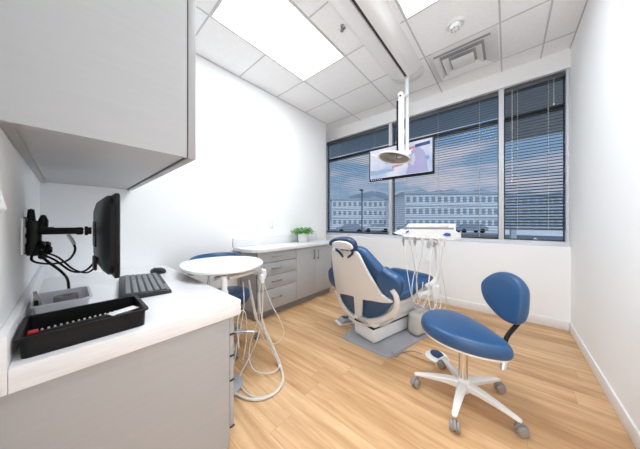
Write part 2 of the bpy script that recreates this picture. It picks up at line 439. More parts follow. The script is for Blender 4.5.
# ---------------------------------------------------------------- television
SX = 2.79; k = SX/2.70
t = thing('television', 'flat television showing a pale blue picture, hanging from the ceiling pole before the window', 'television', (SX, 1.065, 1.925))
hw, hh = .418, .222
b = MB(); b.box((0, -hw, -hh), (.035, hw, hh), .006); b.out('bezel', 'black', t)
def em(name, col, s): return mat(name, (0, 0, 0), .5, emis=(col, s))
sm = bpy.data.materials.new('screen_picture'); sm.use_nodes = True
nt = sm.node_tree; p = nt.nodes['Principled BSDF']; p.inputs['Base Color'].default_value = (.01, .01, .01, 1); p.inputs['Roughness'].default_value = .25
tc = nt.nodes.new('ShaderNodeTexCoord'); n = nt.nodes.new('ShaderNodeTexNoise'); n.inputs['Scale'].default_value = 4; cr = nt.nodes.new('ShaderNodeValToRGB')
cr.color_ramp.elements[0].position = .35; cr.color_ramp.elements[0].color = (.50, .58, .84, 1); cr.color_ramp.elements[1].position = .6; cr.color_ramp.elements[1].color = (.78, .80, .92, 1)
nt.links.new(tc.outputs['Object'], n.inputs['Vector']); nt.links.new(n.outputs['Fac'], cr.inputs[0]); nt.links.new(cr.outputs[0], p.inputs['Emission Color']); p.inputs['Emission Strength'].default_value = .46
scr = bx('screen', (-.0015, -hw+.018, -hh+.030), (.004, hw-.018, hh-.018), sm, t)
def decal(name, poly, m, x=-.003): MB().prism(poly, (x, 0, 0), (0, -1, 0), (0, 0, 1), (1, 0, 0), .0012).out(name, m, scr)
decal('picture_silhouette', [(.09, -.185), (.12, -.08), (.11, .0), (.15, .08), (.20, .13), (.26, .12), (.31, .07), (.34, -.02), (.345, -.10), (.36, -.185)], em('screen_lilac', (.46, .46, .74), .44))
decal('picture_highlight', [(.14, -.05), (.17, .05), (.20, .06), (.21, -.02), (.18, -.09)], em('screen_lilac_pale', (.70, .66, .84), .44), -.0035)
decal('picture_highlight', [(.23, -.17), (.24, -.04), (.29, .02), (.31, -.08), (.30, -.17)], em('screen_lilac_mid', (.48, .46, .78), .44), -.0035)
decal('picture_band', [(-.395, -.14), (-.395, -.07), (-.30, -.085), (-.20, -.075), (-.06, -.085), (-.06, -.12), (-.2, -.13), (-.3, -.145)], em('screen_teal', (.36, .50, .68), .44))
decal('red_banner', [(.055, .105), (.055, .135), (.20, .155), (.20, .125)], em('screen_red', (.70, .22, .24), .44))
decal('navy_banner', [(.205, .125), (.205, .165), (.375, .175), (.375, .135)], em('screen_navy', (.03, .06, .25), .44))
decal('red_caption', [(-.085, -.085), (-.085, -.055), (.06, -.035), (.06, -.062)], em('screen_red_dull', (.60, .30, .33), .44))
ink = em('screen_ink', (.13, .15, .2), .5)
for q in (-.185, -.16, -.13):
    b = MB(); b.tube([(-.0028, -q, .03), (-.0028, -q-.012, .0), (-.0028, -q-.004, -.012)], .0028, 6, 3); b.out('picture_mark', ink, scr)
decal('corner_logo', circ(.345, -.02, .025, 14), em('screen_sky', (.22, .40, .62), .44), -.0035)
b = MB()
for q in range(6): b.box((-.003, .385-.03*q-.012, -hh+.012), (-.0008, .385-.03*q, -hh+.020))
b.out('button_row', 'trim', t)
b = MB(); b.box((.035, -.08, -.08), (.05, .08, .08), .003); b.box((.05, -.02, -.03), (.075, .02, .03)); b.out('wall_mount', 'black', t)
b = MB(); b.tube([(.075, 0, .0), (.085, -.0, .15), (.04, -.05, .30), (-.03, -.12, .42)], .014, 10, 5); b.out('support_arm', 'white', t)

# ================================================================ NEAR DESK (left)
DX = .60; EY = 1.055; DZ = .727
t = thing('desk_cabinet', 'grey laminate drawer cabinet under the white desk worktop at the near left', 'cabinet', (0, EY, 0))
b = MB(); b.box((X0+.005, .012, .0), (.535, .032, .655)); b.box((X0+.005, .032, .09), (.535, 1.47, .655)); b.out('carcass', 'lam', t)
bx('toe_kick', (X0+.01, .04, 0), (.48, 1.47, .09), 'kick', t)
zs = [.655, .567, .457, .333, .097]
for i in range(4):
    d = bx('drawer', (.538, .012, zs[i+1]+.003), (.558, .60, zs[i]-.002), 'lam', t, .0015)
    bx('edge_clip', (.536, .006, zs[i+1]-.004), (.560, .012, zs[i+1]+.003), 'dark', t)
for y0, y1 in ((.605, 1.03), (1.035, 1.465)):
    d = bx('door', (.538, y0, .10), (.558, y1, .653), 'lam', t, .0015)
    b = MB(); yy = y1-.04 if y0 < 1 else y0+.04
    b.tube([(.585, yy, .45), (.585, yy, .58)], .004, 8, 0); b.tube([(.557, yy, .46), (.585, yy, .46)], .0035, 8, 0); b.tube([(.557, yy, .57), (.585, yy, .57)], .0035, 8, 0); b.out('handle', 'nickel', d)
t = thing('desk_worktop', 'thick white laminate worktop with upstand holding the keyboard and trays', 'worktop', (0, EY, DZ))
b = MB(); poly = [(X0+.021, 0), (DX-.02, 0), (DX-.006, .006), (DX, .02), (DX, 1.40), (DX-.02, 1.46), (DX-.07, 1.484), (X0+.021, 1.484)]
b.prism(poly, (0, 0, -.07), (1, 0, 0), (0, 1, 0), (0, 0, 1), .07, .0015); b.out('top', 'counter', t)
bx('backsplash', (X0+.001, 0, -.07), (X0+.020, 1.484, .096), 'counter', t, .002)

# ---------------------------------------------------------------- overhead cabinet
t = thing('wall_cabinet', 'big grey laminate wall cabinet hanging over the desk at the upper left', 'cabinet', (0, EY, 1.42))
b = MB(); b.box((X0+.002, 0, 0), (.338, .018, .98)); b.box((X0+.03, .018, .006), (.338, 1.482, .98)); b.out('carcass', 'lam', t)
bx('scribe_strip', (X0+.002, .0185, -.001), (X0+.026, 1.482, .98), 'lamedge', t)
bx('light_rail_gap', (X0+.0265, .0185, .004), (X0+.0295, 1.48, .97), 'beige', t)
bx('door_gap', (.3385, .003, .003), (.3435, 1.48, .975), 'dark', t)
for i in range(3):
    d = bx('door', (.344, .001+i*.494, -.003), (.374, .001+(i+1)*.494-.003, .98), 'lamedge', t, .0015)
    b = MB(); yy = (i+1)*.494-.04 if i != 1 else .494+.04
    b.tube([(.392, yy, .05), (.392, yy, .18)], .004, 8, 0); b.tube([(.364, yy, .06), (.392, yy, .06)], .0035, 8, 0); b.tube([(.364, yy, .17), (.392, yy, .17)], .0035, 8, 0)
    b.out('handle', 'nickel', d)

# ---------------------------------------------------------------- monitor on arm
t = thing('computer_monitor', 'black computer monitor seen edge-on above the desk, held on a wall arm', 'monitor', (.116, 1.50, 1.082))
sh = .285; sv = .176
b = MB(); b.box((.008, -sh, -sv), (.026, sh, sv), .006); b.out('bezel', 'black', t)
b = MB()
def rr_(sc1, sc2, x): 
    out = []
    for i in range(40):
        a = 2*PI*i/40; c_, s_ = math.cos(a), math.sin(a)
        ex = .32
        out.append(Vector((x, sh*sc1*math.copysign(abs(c_)**ex, c_), sv*sc2*math.copysign(abs(s_)**ex, s_))))
    return out
b.rings([rr_(.995, .995, .009), rr_(.985, .985, -.003), rr_(.90, .90, -.016), rr_(.72, .70, -.026), rr_(.35, .35, -.030), rr_(.05, .05, -.030)])
b.out('back_shell', 'black', t)
bx('screen', (.025, -sh+.012, -sv+.014), (.0275, sh-.012, sv-.012), mat('dark_screen', (.01, .01, .012), .15), t)
b = MB(); b.box((-.036, -.06, -.06), (-.028, .06, .06), .004); b.box((-.041, -.11, -.16), (-.030, -.02, -.10), .004); b.out('mount_plate', 'blackm', t)
ay = 1.63
t = thing('monitor_arm', 'black metal monitor arm fixed to the wall with dangling cables', 'monitor arm', (X0, ay, 1.085))
b = MB(); b.box((.0, -.012, -.09), (.012, .045, .075), .004); b.box((.012, -.02, -.085), (.045, .022, .06), .008)
b.lathe([(.001, -.10), (.017, -.10), (.017, .045), (.012, .055), (.001, .055)], (.035, 0, 0), 16); b.lathe([(.001, -.10), (.014, -.10), (.014, .06), (.010, .11), (.001, .115)], (.02, .03, 0), 12)
b.lathe([(.001, 0), (.014, 0), (.016, .05), (.008, .075), (.001, .078)], (.055, .02, .01), 12); b.out('wall_bracket', 'blackm', t)
b = MB(); b.tube([(.03, 0, .011), (.175, -.045, .011)], .016, 12, 0); b.box((.03, -.018, .0), (.09, .010, .030), .006); b.box((.155, -.062, -.008), (.18, -.022, .028), .006); b.out('arm_tube', 'blackm', t)
b = MB(); b.lathe([(.001, .176), (.012, .176), (.012, .190), (.001, .190)], (0, -.045, .010), 14, 'X'); b.out('swivel_pin', 'chrome', t)
b = MB(); b.box((.184, -.066, -.012), (.196, -.022, .032), .004); b.lathe([(.001, .192), (.017, .192), (.018, .208), (.001, .208)], (0, -.045, .010), 14, 'X'); b.out('tilt_head', 'blackm', t)
b = MB()
for (x, y, z) in ((.05, -.03, -.05), (.065, .0, -.055), (.045, .02, -.08), (.07, -.02, -.075), (.055, -.01, -.10)):
    b.lathe([(.001, -.012), (.014, -.012), (.014, .012), (.001, .012)], (x, y, z), 12, 'Y', Matrix.Rotation(.6, 3, 'X'))
b.out('adjuster_knobs', 'black', t)
def cable(name, pts, r, m='black', par=None): 
    b = MB(); b.tube([Vector(p) for p in pts], r, 8, 8); return b.out(name, m, par, local=False)
cable('cable', [(-.09, 1.56, 1.03), (-.10, 1.54, .975), (-.05, 1.52, .955), (.0, 1.51, .965), (.022, 1.51, 1.01), (.012, 1.51, 1.055)], .0042, par=t)
cable('cable_plug', [(.020, 1.505, 1.035), (.012, 1.51, 1.058), (.0, 1.515, 1.082)], .006, 'steel', par=t)
cable('cable', [(-.085, 1.57, 1.0), (-.04, 1.54, .97), (.01, 1.51, .915), (.05, 1.49, .91), (.080, 1.48, .945), (.087, 1.48, .965)], .0042, par=t)
cable('cable', [(-.08, 1.57, 1.01), (-.03, 1.54, .98), (.015, 1.50, .925), (.055, 1.47, .905), (.082, 1.46, .925), (.090, 1.46, .95)], .0038, par=t)
cable('cable', [(-.085, 1.57, 1.0), (-.06, 1.58, .96), (-.02, 1.62, .90), (.0, 1.70, .84), (.002, 1.74, .76), (-.01, 1.76, .734), (-.07, 1.79, .734)], .0055, par=t)
# outlets and wall devices
def outlet(name, label, loc, w_, h_, axis):
    t = thing(name, label, 'outlet', loc)
    u = Vector((1, 0, 0)) if axis == 'Y' else Vector((0, 1, 0)); n = Vector((0, -1, 0)) if axis == 'Y' else Vector((1, 0, 0))
    b = MB()
    def bb(b, c0, c1, a, d, th, bev=.002):
        P = [u*c0+Vector((0, 0, a)), u*c1+Vector((0, 0, d))+n*th]
        b.box([min(P[0][i], P[1][i]) for i in range(3)], [max(P[0][i], P[1][i]) for i in range(3)], bev)
    bb(b, -w_/2, w_/2, -h_/2, h_/2, .007); b.out('cover_plate', 'white', t)
    for z in (-.022, .022):
        b = MB(); bb(b, -.016, .016, z-.014, z+.014, .010, .003); b.out('socket', 'trim', t)
    return t
outlet('wall_outlet', 'white wall plate on the wall behind the monitor arm', (X0, 1.605, 1.078), .11, .155, 'X')
outlet('wall_outlet', 'white wall outlet on the left wall above the back counter', (1.88, YL, 1.10), .075, .115, 'Y')
t = thing('wall_thermostat', 'small white plastic device on the wall at the far left picture edge', 'wall device', (X0, .66, 1.13))
b = MB(); b.prism([(.0, .028), (.046, .026), (.052, .034), (.034, .12), (0, .125)], (0, -.09, 0), (1, 0, 0), (0, 0, 1), (0, 1, 0), .185, .003); b.out('body', 'white', t)
bx('lower_plate', (.0, -.07, 0), (.030, .075, .0275), 'trim', t, .004)

# ---------------------------------------------------------------- desk things
kbr = .12
t = thing('keyboard', 'grey computer keyboard lying on the white desk below the monitor', 'keyboard', (.318, 1.77, DZ+.0005), -kbr)
t.matrix_basis = t.matrix_basis@Matrix.Diagonal((1.12, 1.1, 1.1, 1))
b = MB()
b.prism([(-.105, 0), (.10, 0), (.10, .012), (.07, .018), (-.09, .027), (-.105, .022)], (0, -.26, 0), (1, 0, 0), (0, 0, 1), (0, 1, 0), .52, .004); b.out('base', 'greyk', t)
for r in range(6):
    x0 = .068-.0275*r; z = .0185+.0085*(5-0-(5-r))/5*1.0
    b = MB()
    if r == 0: cols = [(-.235, -.20), (-.195, -.16), (-.155, .0), (.005, .04), (.045, .08), (.09, .115), (.119, .144), (.148, .173), (.180, .240)]
    else: cols = [(-.238+.0225*c-.0, -.238+.0225*c+.019) for c in range(14)]+[(.085+.0225*c, .085+.0225*c+.019) for c in range(3)]+[(.160+.021*c, .160+.021*c+.018) for c in range(4)]
    for y0, y1 in cols: b.box((x0-.0095, y0, z-.001), (x0+.0095, y1, z+.005), .0015, 1)
    b.out('key_row', 'keys', t)
bx('palm_label', (.082, -.24, .0155), (.094, -.10, .0175), 'keys', t)
t = thing('computer_mouse', 'small black computer mouse on the desk beside the keyboard', 'mouse', (.475, 2.13, DZ+.0005), .5)
b = MB(); rings = []
for sc, z in ((.85, 0), (1, .006), (.98, .018), (.85, .031), (.6, .038), (.25, .041)):
    rings.append([Vector((.040*sc*math.cos(2*PI*i/24), .066*sc*math.sin(2*PI*i/24), z)) for i in range(24)])
b.rings(rings); b.out('body', 'greyk', t)
MB().lathe([(.001, -.003), (.008, -.003), (.008, .003), (.001, .003)], (0, .034, .034), 12, 'X').out('scroll_wheel', 'black', t)
# trays
def open_tray(nm, label, cat, x0, x1, y0, y1, z0, h, m, taper=.012, th=.004, lip=.008, rz=0):
    t = thing(nm, label, cat, ((x0+x1)/2, (y0+y1)/2, z0), rz)
    hx, hy = (x1-x0)/2, (y1-y0)/2
    def rect(ix, z, r=.018):
        out = []
        for cx, cy, a0 in ((hx-ix-r, hy-ix-r, 0), (-(hx-ix-r), hy-ix-r, PI/2), (-(hx-ix-r), -(hy-ix-r), PI), (hx-ix-r, -(hy-ix-r), 3*PI/2)):
            for k_ in range(5): a = a0+PI/2*k_/4; out.append(Vector((cx+r*math.cos(a), cy+r*math.sin(a), z)))
        return out
    b = MB(); b.rings([rect(lip+taper, 0), rect(lip, h-.006), rect(0, h-.006), rect(0, h), rect(lip+th, h), rect(lip+th+taper, th)])
    b.out('body', m, t); return t
open_tray('organizer_tray', 'black open plastic tray at the near edge of the white desk', 'tray', -.104, .214, 1.085, 1.335, DZ+.0005, .066, 'black', .003)
open_tray('storage_bin', 'translucent white plastic bin on the desk behind the black tray', 'bin', -.100, .075, 1.44, 1.70, DZ+.0005, .070, 'tank', .010, .003, .006)
t = thing('shade_guide', 'tooth shade guide with a row of pale tabs and red end, in the black tray', 'shade guide', (.035, 1.205, DZ+.030), .06)
b = MB(); b.box((-.125, -.018, -.006), (.105, .018, .010), .004); b.out('holder', 'black', t)
for i in range(14):
    MB().box((-.095+i*.0142, .010, .010), (-.095+i*.0142+.006, .018, .016), .002, 2).out('tab', 'tooth', t)
bx('end_cap', (-.122, -.006, .010), (-.100, .018, .018), 'red', t, .002)
t = thing('safety_glasses', 'dark wraparound glasses lying in the black tray beside the shade guide', 'glasses', (.07, 1.15, DZ+.030), .12)
b = MB(); b.tube([(-.12, .012, 0), (-.04, -.004, .006), (.04, -.002, .008), (.09, .0, .006)], .005, 8); b.tube([(-.10, -.02, 0), (-.02, -.026, .006), (.05, -.024, .008)], .0045, 8); b.out('temple_arms', 'bluedk', t)
b = MB(); b.box((.05, -.034, -.004), (.105, .012, .020), .009, 3); b.out('lens', 'black', t)
t = thing('paper_packet', 'small white paper packet in the black tray at its right end', 'packet', (.150, 1.20, DZ+.046), .35)
bx('packet', (-.045, -.022, -.002), (.045, .022, .002), 'white', t, .001, )
t = thing('foil_pouch', 'crumpled grey pouch standing at the left end of the white bin', 'pouch', (-.078, 1.47, DZ+.006), 0)
b = MB(); b.rings([[Vector(p) for p in ((-.014, -.012, 0), (.024, -.010, .0), (.022, .014, 0), (-.014, .016, 0))], [Vector(p) for p in ((-.015, -.010, .06), (.010, -.012, .055), (.008, .012, .06), (-.014, .014, .062))], [Vector(p) for p in ((-.015, -.004, .118), (-.006, -.003, .122), (-.007, .006, .12), (-.015, .006, .118))]]); b.out('bag', 'cloth', t)
b = MB(); b.box((-.012, -.0165, .058), (.000, -.010, .085), .002); b.out('dark_label', 'black', t)
t = thing('tape_roll', 'small grey roll lying in the white bin', 'roll', (-.005, 1.56, DZ+.040))
b = MB(); b.lathe([(.018, 0), (.038, 0), (.038, .03), (.018, .03), (.018, 0)], n=24); b.lathe([(.0175, -.034), (.02, -.034), (.02, 0), (.0175, 0)], n=16); b.out('roll', 'kick', t)

# ================================================================ BACK COUNTER
CY = 2.12
t = thing('counter_cabinet', 'low grey cabinet with four drawers and two doors along the left wall', 'cabinet', (1.385, CY, 0))
XL = 2.78-1.385
b = MB(); b.box((0, .02, .09), (XL, YL-CY-.003, .787)); b.out('carcass', 'lam', t)
bx('toe_kick', (.004, .07, 0), (XL, YL-CY-.003, .089), 'kick', t)
bx('filler_strip', (-.012, YL-CY-.035, 0), (-.0005, YL-CY-.003, .787), 'beige', t)
zz = [.787, .655, .50, .345, .095]
for i in range(4):
    d = bx('drawer', (.004, 0, zz[i+1]+.004), (.600, .019, zz[i]-.002), 'lam', t, .0015)
    zc = (zz[i]+zz[i+1])/2+(.005 if i < 3 else .01)
    b = MB(); b.box((.19, -.034, zc-.005), (.335, -.025, zc+.005), .002)
    for xx in (.20, .325): b.box((xx-.004, -.030, zc-.004), (xx+.004, .002, zc+.004))
    b.out('handle', 'nickel', d)
for x0, x1, hx in ((.604, .972, .925), (.976, XL-.004, 1.015)):
    d = bx('door', (x0, 0, .099), (x1, .019, .785), 'lam', t, .0015)
    b = MB(); b.box((hx-.005, -.034, .60), (hx+.005, -.025, .735), .002)
    for z_ in (.612, .723): b.box((hx-.004, -.030, z_-.004), (hx+.004, .002, z_+.004))
    b.out('handle', 'nickel', d)
b = MB(); b.box((.001, .0195, .096), (XL-.001, .0205, .787)); b.out('reveal_shadow_gap', 'dark', t)
t = thing('counter_worktop', 'white laminate worktop on the low grey cabinet, plant standing on it', 'worktop', (1.31, YL, .788))
b = MB(); D = .45; L_ = 2.85-1.31
poly = [(0, -.003), (L_, -.003), (L_, -D), (.16, -D), (.08, -D+.015), (.03, -D+.07), (.0, -D+.20)]
b.prism(poly, (0, 0, 0), (1, 0, 0), (0, 1, 0), (0, 0, 1), .04, .002); b.out('top', 'counter', t)
bx('backsplash', (0, -.022, .041), (L_, -.003, .150), 'counter', t, .002)
# plant
t = thing('potted_plant', 'small green leafy plant in a white pot on the back counter', 'plant', (2.36, 2.38, .8285))
b = MB(); b.lathe([(.001, 0), (.066, 0), (.074, .02), (.084, .138), (.078, .14), (.070, .12), (.001, .12)], n=28); b.out('pot', 'white', t)
MB().lathe([(.001, .1205), (.069, .1205), (.069, .124), (.001, .124)], n=20).out('soil', 'soil', t)
b = MB(); random.seed(3)
for i in range(170):
    a = random.random()*2*PI; el = random.uniform(.05, 1.25); L1 = random.uniform(.06, .15)
    d = Vector((math.cos(a)*math.cos(el)*1.25, math.sin(a)*math.cos(el), math.sin(el)*.62)); p0 = Vector((math.cos(a)*.03, math.sin(a)*.03, .125)); p1 = p0+d*L1
    s_ = d.cross(Vector((0, 0, 1))).normalized(); w_ = random.uniform(.016, .028); Ln = random.uniform(.035, .055); nrm = s_.cross(d).normalized()
    tip = p1+d*Ln-Vector((0, 0, .012))
    v = [b.b.verts.new(q) for q in (p1, p1+s_*w_+d*Ln*.45, tip, p1-s_*w_+d*Ln*.45)]
    v2 = b.b.verts.new(p1+d*Ln*.5+nrm*.006)
    for k_ in range(4): b.b.faces.new((v[k_], v[(k_+1) % 4], v2))
    b.tube([p0, (p0+p1)/2+Vector((0, 0, .008)), p1], .0012, 4, 2)
for a, L1 in ((.1, .20), (-.25, .17), (.4, .16)):
    d = Vector((math.cos(a-AZ), math.sin(a-AZ), .25)); p1 = Vector((0, 0, .15))+d*L1; s_ = d.cross(Vector((0, 0, 1))).normalized()
    v = [b.b.verts.new(q) for q in (p1-d*.06, p1+s_*.012, p1+d*.03, p1-s_*.012)]; b.b.faces.new(v); b.tube([Vector((0, 0, .12)), p1-d*.06], .0015, 4, 0)
b.out('foliage', 'leaf', t)

# ================================================================ STOOLS
def caster(t, x, y, yaw, zt=.082):
    Rz = Matrix.Rotation(yaw, 3, 'Z')
    b = MB()
    for s_ in (-1, 1):
        prof = [(.001, s_*.006), (.024, s_*.006), (.028, s_*.010), (.028, s_*.020), (.022, s_*.026), (.001, s_*.027)]
        rings = []
        for r, h in prof: rings.append([Rz@Vector((r*math.cos(2*PI*i/20)+.014, h, r*math.sin(2*PI*i/20)))+Vector((x, y, .0285)) for i in range(20)])
        b.rings(rings)
    w = b.out('caster', 'caster', t)
    b = MB()
    b.tube([Vector((x, y, .045)), Vector((x, y, zt))], .006, 8, 0)
    rings = []
    for h in (-.005, .005):
        rings.append([Rz@Vector((.034*math.cos(PI*i/12)+.012, h, .034*math.sin(PI*i/12)))+Vector((x, y, .030)) for i in range(13)])
    b.rings(rings); b.out('caster_fork', 'caster', w)
def stool_base(t, r, a0, hub=.115, m='white'):
    b = MB(); b.lathe([(.001, .05), (.030, .05), (.040, .07), (.040, hub), (.030, hub+.022), (.001, hub+.022)], n=24)
    for k_ in range(5):
        a = a0+k_*2*PI/5; d = Vector((math.cos(a), math.sin(a), 0)); s_ = Vector((-d.y, d.x, 0)); rings = []
        for f, w_, z1, th in ((.02, .026, hub+.006, .05), (.09, .024, hub+.004, .038), (.18, .020, hub-.008, .026), (r-.03, .016, .095, .018), (r+.005, .014, .088, .014), (r+.014, .010, .084, .010)):
            c = d*f; rings.append([c+s_*w_+Vector((0, 0, z1-th*.25)), c+s_*w_*.7+Vector((0, 0, z1)), c-s_*w_*.7+Vector((0, 0, z1)), c-s_*w_+Vector((0, 0, z1-th*.25)), c-s_*w_*.8+Vector((0, 0, z1-th)), c+s_*w_*.8+Vector((0, 0, z1-th))])
        b.rings(rings)
    b.out('star_base', m, t)
    for k_ in range(5):
        a = a0+k_*2*PI/5; caster(t, r*math.cos(a), r*math.sin(a), a+[.5, 1.0, .2, .8, -.4][k_])
SC = Vector((1.665, .215, 0))
t = thing('operator_stool', 'blue vinyl wheeled stool with raised backrest in the middle of the floor', 'stool', SC)
stool_base(t, .275, math.radians(35))
b = MB(); b.lathe([(.001, .12), (.026, .12), (.026, .30), (.021, .305), (.021, .38), (.001, .38)], n=24); b.out('gas_column', 'chrome', t)
b = MB(); b.lathe([(.001, .365), (.05, .37), (.05, .385), (.001, .385)], n=20); b.out('column_cap', 'black', t)
so = [(1.65, .468), (1.745, .468), (1.84, .43), (1.895, .345), (1.87, .235), (1.775, .12), (1.67, .035), (1.58, -.02), (1.52, -.018), (1.475, .06), (1.455, .16), (1.465, .27), (1.51, .37), (1.575, .435)]
OUT = catmull([Vector((x, y, .392)) for x, y in so], 5, True)
b = MB(); b.cushion(OUT, (0, 0, 1), .085, .13, .012, 10); seat = b.out('seat', 'blue', t, local=False)
cc = sum(OUT, Vector())/len(OUT)
b = MB(); b.rings([[cc+(p-cc)*.80+Vector((0, 0, -.012)) for p in OUT], [cc+(p-cc)*.93+Vector((0, 0, -.004)) for p in OUT], [cc+(p-cc)*.95+Vector((0, 0, .014)) for p in OUT]]); b.out('seat_pan', 'white', t, local=False)
# backrest, in a vertical plane behind the seat
bo = Vector((1.76, .0, .66)); bn = Vector((-.62, .77, .10)).normalized()
px_ = [(493, 273), (504, 271), (514, 274), (522, 280), (527, 289), (527.5, 302), (526, 316), (522, 324), (514, 325), (504, 320), (494, 311), (486, 301), (482, 291), (482.5, 281)]
OB = catmull([onP(505+(x-505)*.93, 298+(y-298)*.97, bo, bn) for x, y in px_], 4, True)
b = MB(); b.cushion([p-bn*.03 for p in OB], bn, .055, .10, .006, 8); b.out('backrest', 'blue', t, local=False)
cc = sum(OB, Vector())/len(OB)
b = MB(); b.cushion([cc+(p-cc)*.9-bn*.042 for p in OB], bn, .02, .12, 0, 5); b.out('backrest_shell', 'bluedk', t, local=False)
bb0 = W(514, 318, (bo.x*CA+bo.y*SA)*.99)-bn*.045
b = MB(); b.tube([bb0+Vector((0, 0, .06)), bb0, Vector((1.725, .004, .44)), Vector((1.70, .012, .33)), Vector((1.69, .02, .29))], .012, 10, 6, flat=.7); b.out('backrest_bar', 'blackm', t, local=False)
b = MB(); b.tube([Vector((1.71, .01, .372)), Vector((1.68, .10, .374)), Vector((1.665, .2, .376))], .014, 8, 4, flat=.5); b.lathe([(.001, -.014), (.02, -.014), (.02, .014), (.001, .014)], (1.705, .008, .37), 14, 'Y'); b.out('bar_clamp', 'white', t, local=False)
b = MB(); b.tube([Vector((1.712, .006, .37)), Vector((1.690, .016, .30)), Vector((1.680, .020, .265))], .017, 12, 4, flat=.7); b.out('bar_sleeve', 'chrome', t, local=False)

AC = Vector((.965, 1.975, 0))
t = thing('assistant_stool', 'blue wheeled stool with curved backrest tucked behind the round white table', 'stool', AC)
stool_base(t, .26, math.radians(-104), m='steel')
b = MB(); b.lathe([(.001, .12), (.026, .12), (.026, .30), (.021, .305), (.021, .40), (.001, .40)], n=24); b.out('gas_column', 'chrome', t)
b = MB(); b.cushion([Vector((.215*math.cos(2*PI*i/36), .195*math.sin(2*PI*i/36), .405)) for i in range(36)], (0, 0, 1), .085, .13, .01, 8); b.out('seat', 'blue', t)
b = MB(); b.lathe([(.001, .385), (.14, .39), (.19, .404), (.001, .404)], n=28); b.out('seat_pan', 'black', t)
b = MB(); rings = []
for i in range(17):
    f = i/16*2-1; a = PI*.52+f*1.15; r = .32; tp = (1-abs(f)**4)
    c = Vector((r*math.cos(a), r*math.sin(a)-.02, .728)); d = Vector((math.cos(a), math.sin(a), 0)); hz = .02+.075*tp; wz = .012+.018*tp
    rings.append([c+d*wz*math.cos(2*PI*k_/14)+Vector((0, 0, hz*math.sin(2*PI*k_/14))) for k_ in range(14)])
b.rings(rings); b.out('backrest', 'blue', t)
b = MB(); b.tube([(-.02, .325, .70), (-.02, .345, .58), (-.04, .30, .42), (-.02, .2, .385), (0, .02, .385)], .012, 10, 6); b.out('backrest_bar', 'chrome', t)

# ================================================================ ROUND TABLE / ASSISTANT UNIT
t = thing('assistant_cart', 'round white tabletop stand with dangling pale hoses, beside the desk', 'assistant cart', (.70, 1.47, 0))
KK = .883
def Q(x, y, z): return Vector((x*KK, y*KK, EYE-(EYE-z)*KK))
tp = [(.645, 2.20), (.73, 2.36), (.92, 2.44), (1.15, 2.38), (1.29, 2.22), (1.325, 2.02), (1.24, 1.80), (1.10, 1.665), (.93, 1.60), (.76, 1.65), (.64, 1.78), (.60, 1.98)]
TP = catmull([Q(x, y, .738) for x, y in tp], 5, True); cc = sum(TP, Vector())/len(TP)
b = MB(); b.rings([TP, [p+Vector((0, 0, .010)) for p in TP], [cc+(p-cc)*.985+Vector((0, 0, .016)) for p in TP]]); b.out('tabletop', 'white', t, local=False)
b = MB(); b.rings([[cc+(p-cc)*.90+Vector((0, 0, -.014)) for p in TP], [cc+(p-cc)*.985+Vector((0, 0, -.006)) for p in TP], [cc+(p-cc)*.99+Vector((0, 0, -.0002)) for p in TP]]); b.out('table_rim', 'beige', t, local=False)
b = MB(); b.lathe([(.001, 0), (.12, 0), (.12, .018), (.09, .028), (.001, .03)], n=32); b.out('foot', 'plate', t)
b = MB(); b.lathe([(.001, .03), (.026, .03), (.026, .66), (.020, .67), (.020, .769), (.001, .769)], n=20); b.out('post', 'cream', t)
b = MB(); b.tube([Q(.72, 1.70, .70), Q(.86, 1.78, .70), Q(.98, 1.82, .69)], .013, 10, 5); b.out('bracket_arm', 'steel', t, local=False)
b = MB(); b.tube([Q(.84, 1.70, .685), Q(1.0, 1.73, .685), Q(1.17, 1.77, .69)], .020, 10, 4, flat=.8); b.lathe([(.001, -.03), (.03, -.03), (.03, .03), (.001, .03)], Q(1.16, 1.78, .685)-Vector((0, 0, 0)), 16); b.out('support_arm', 'cream', t, local=False)
b = MB(); b.tube([Q(.84, 1.76, .705), Q(.93, 1.84, .69), Q(1.0, 1.93, .70)], .010, 8); b.out('lever', 'black', t, local=False)
b = MB(); b.lathe([(.001, -.045), (.020, -.04), (.026, -.01), (.022, .03), (.001, .034)], Q(1.175, 1.70, .665), 16); b.lathe([(.001, -.04), (.016, -.035), (.020, -.005), (.016, .028), (.001, .03)], Q(1.12, 1.64, .64), 16); b.out('holder_cup', 'white', t, local=False)
hold = [Q(1.17, 1.70, .66), Q(1.13, 1.66, .64), Q(1.19, 1.73, .65), Q(1.08, 1.63, .66)]
for i, p in enumerate(hold):
    b = MB(); b.tube([p+Vector((-.01, .0, .045)), p+Vector((.0, -.004, .015)), p+Vector((.008, -.01, -.03))], .008, 10, 4, r1=.005); b.box(p+Vector((-.010, -.010, -.008)), p+Vector((.010, .010, .010)), .004); b.out('handpiece', 'steel' if i % 2 else 'white', t, local=False)
def hose(par, path, r, z=.012, m='offw'):
    pts = []
    for q in path:
        if len(q) == 3: pts.append(W(*q))
        else: pts.append(onZ(q[0], q[1], z if len(q) == 2 else q[3]))
    b = MB(); b.tube(pts, r, 8, 7); return b.out('hose', m, par, local=False)
dT = 1.80
hose(t, [(260.5, 281, dT), (259, 300, 1.79), (264, 325, 1.77), (274, 348, 1.74), (282, 369), (281, 384), (270, 395), (254, 397), (242, 388), (240, 376), (248, 360, 1.72), (257, 340, 1.76), (262, 316, 1.78), (263, 284, dT)], .0055, .0075)
hose(t, [(220, 384), (236, 394), (252, 399.5), (268, 397), (280, 388), (283, 376), (277, 358, 1.75), (268, 338, 1.78), (256, 318, 1.77), (252, 300, 1.76), (249, 280, 1.76)], .0085, .010)
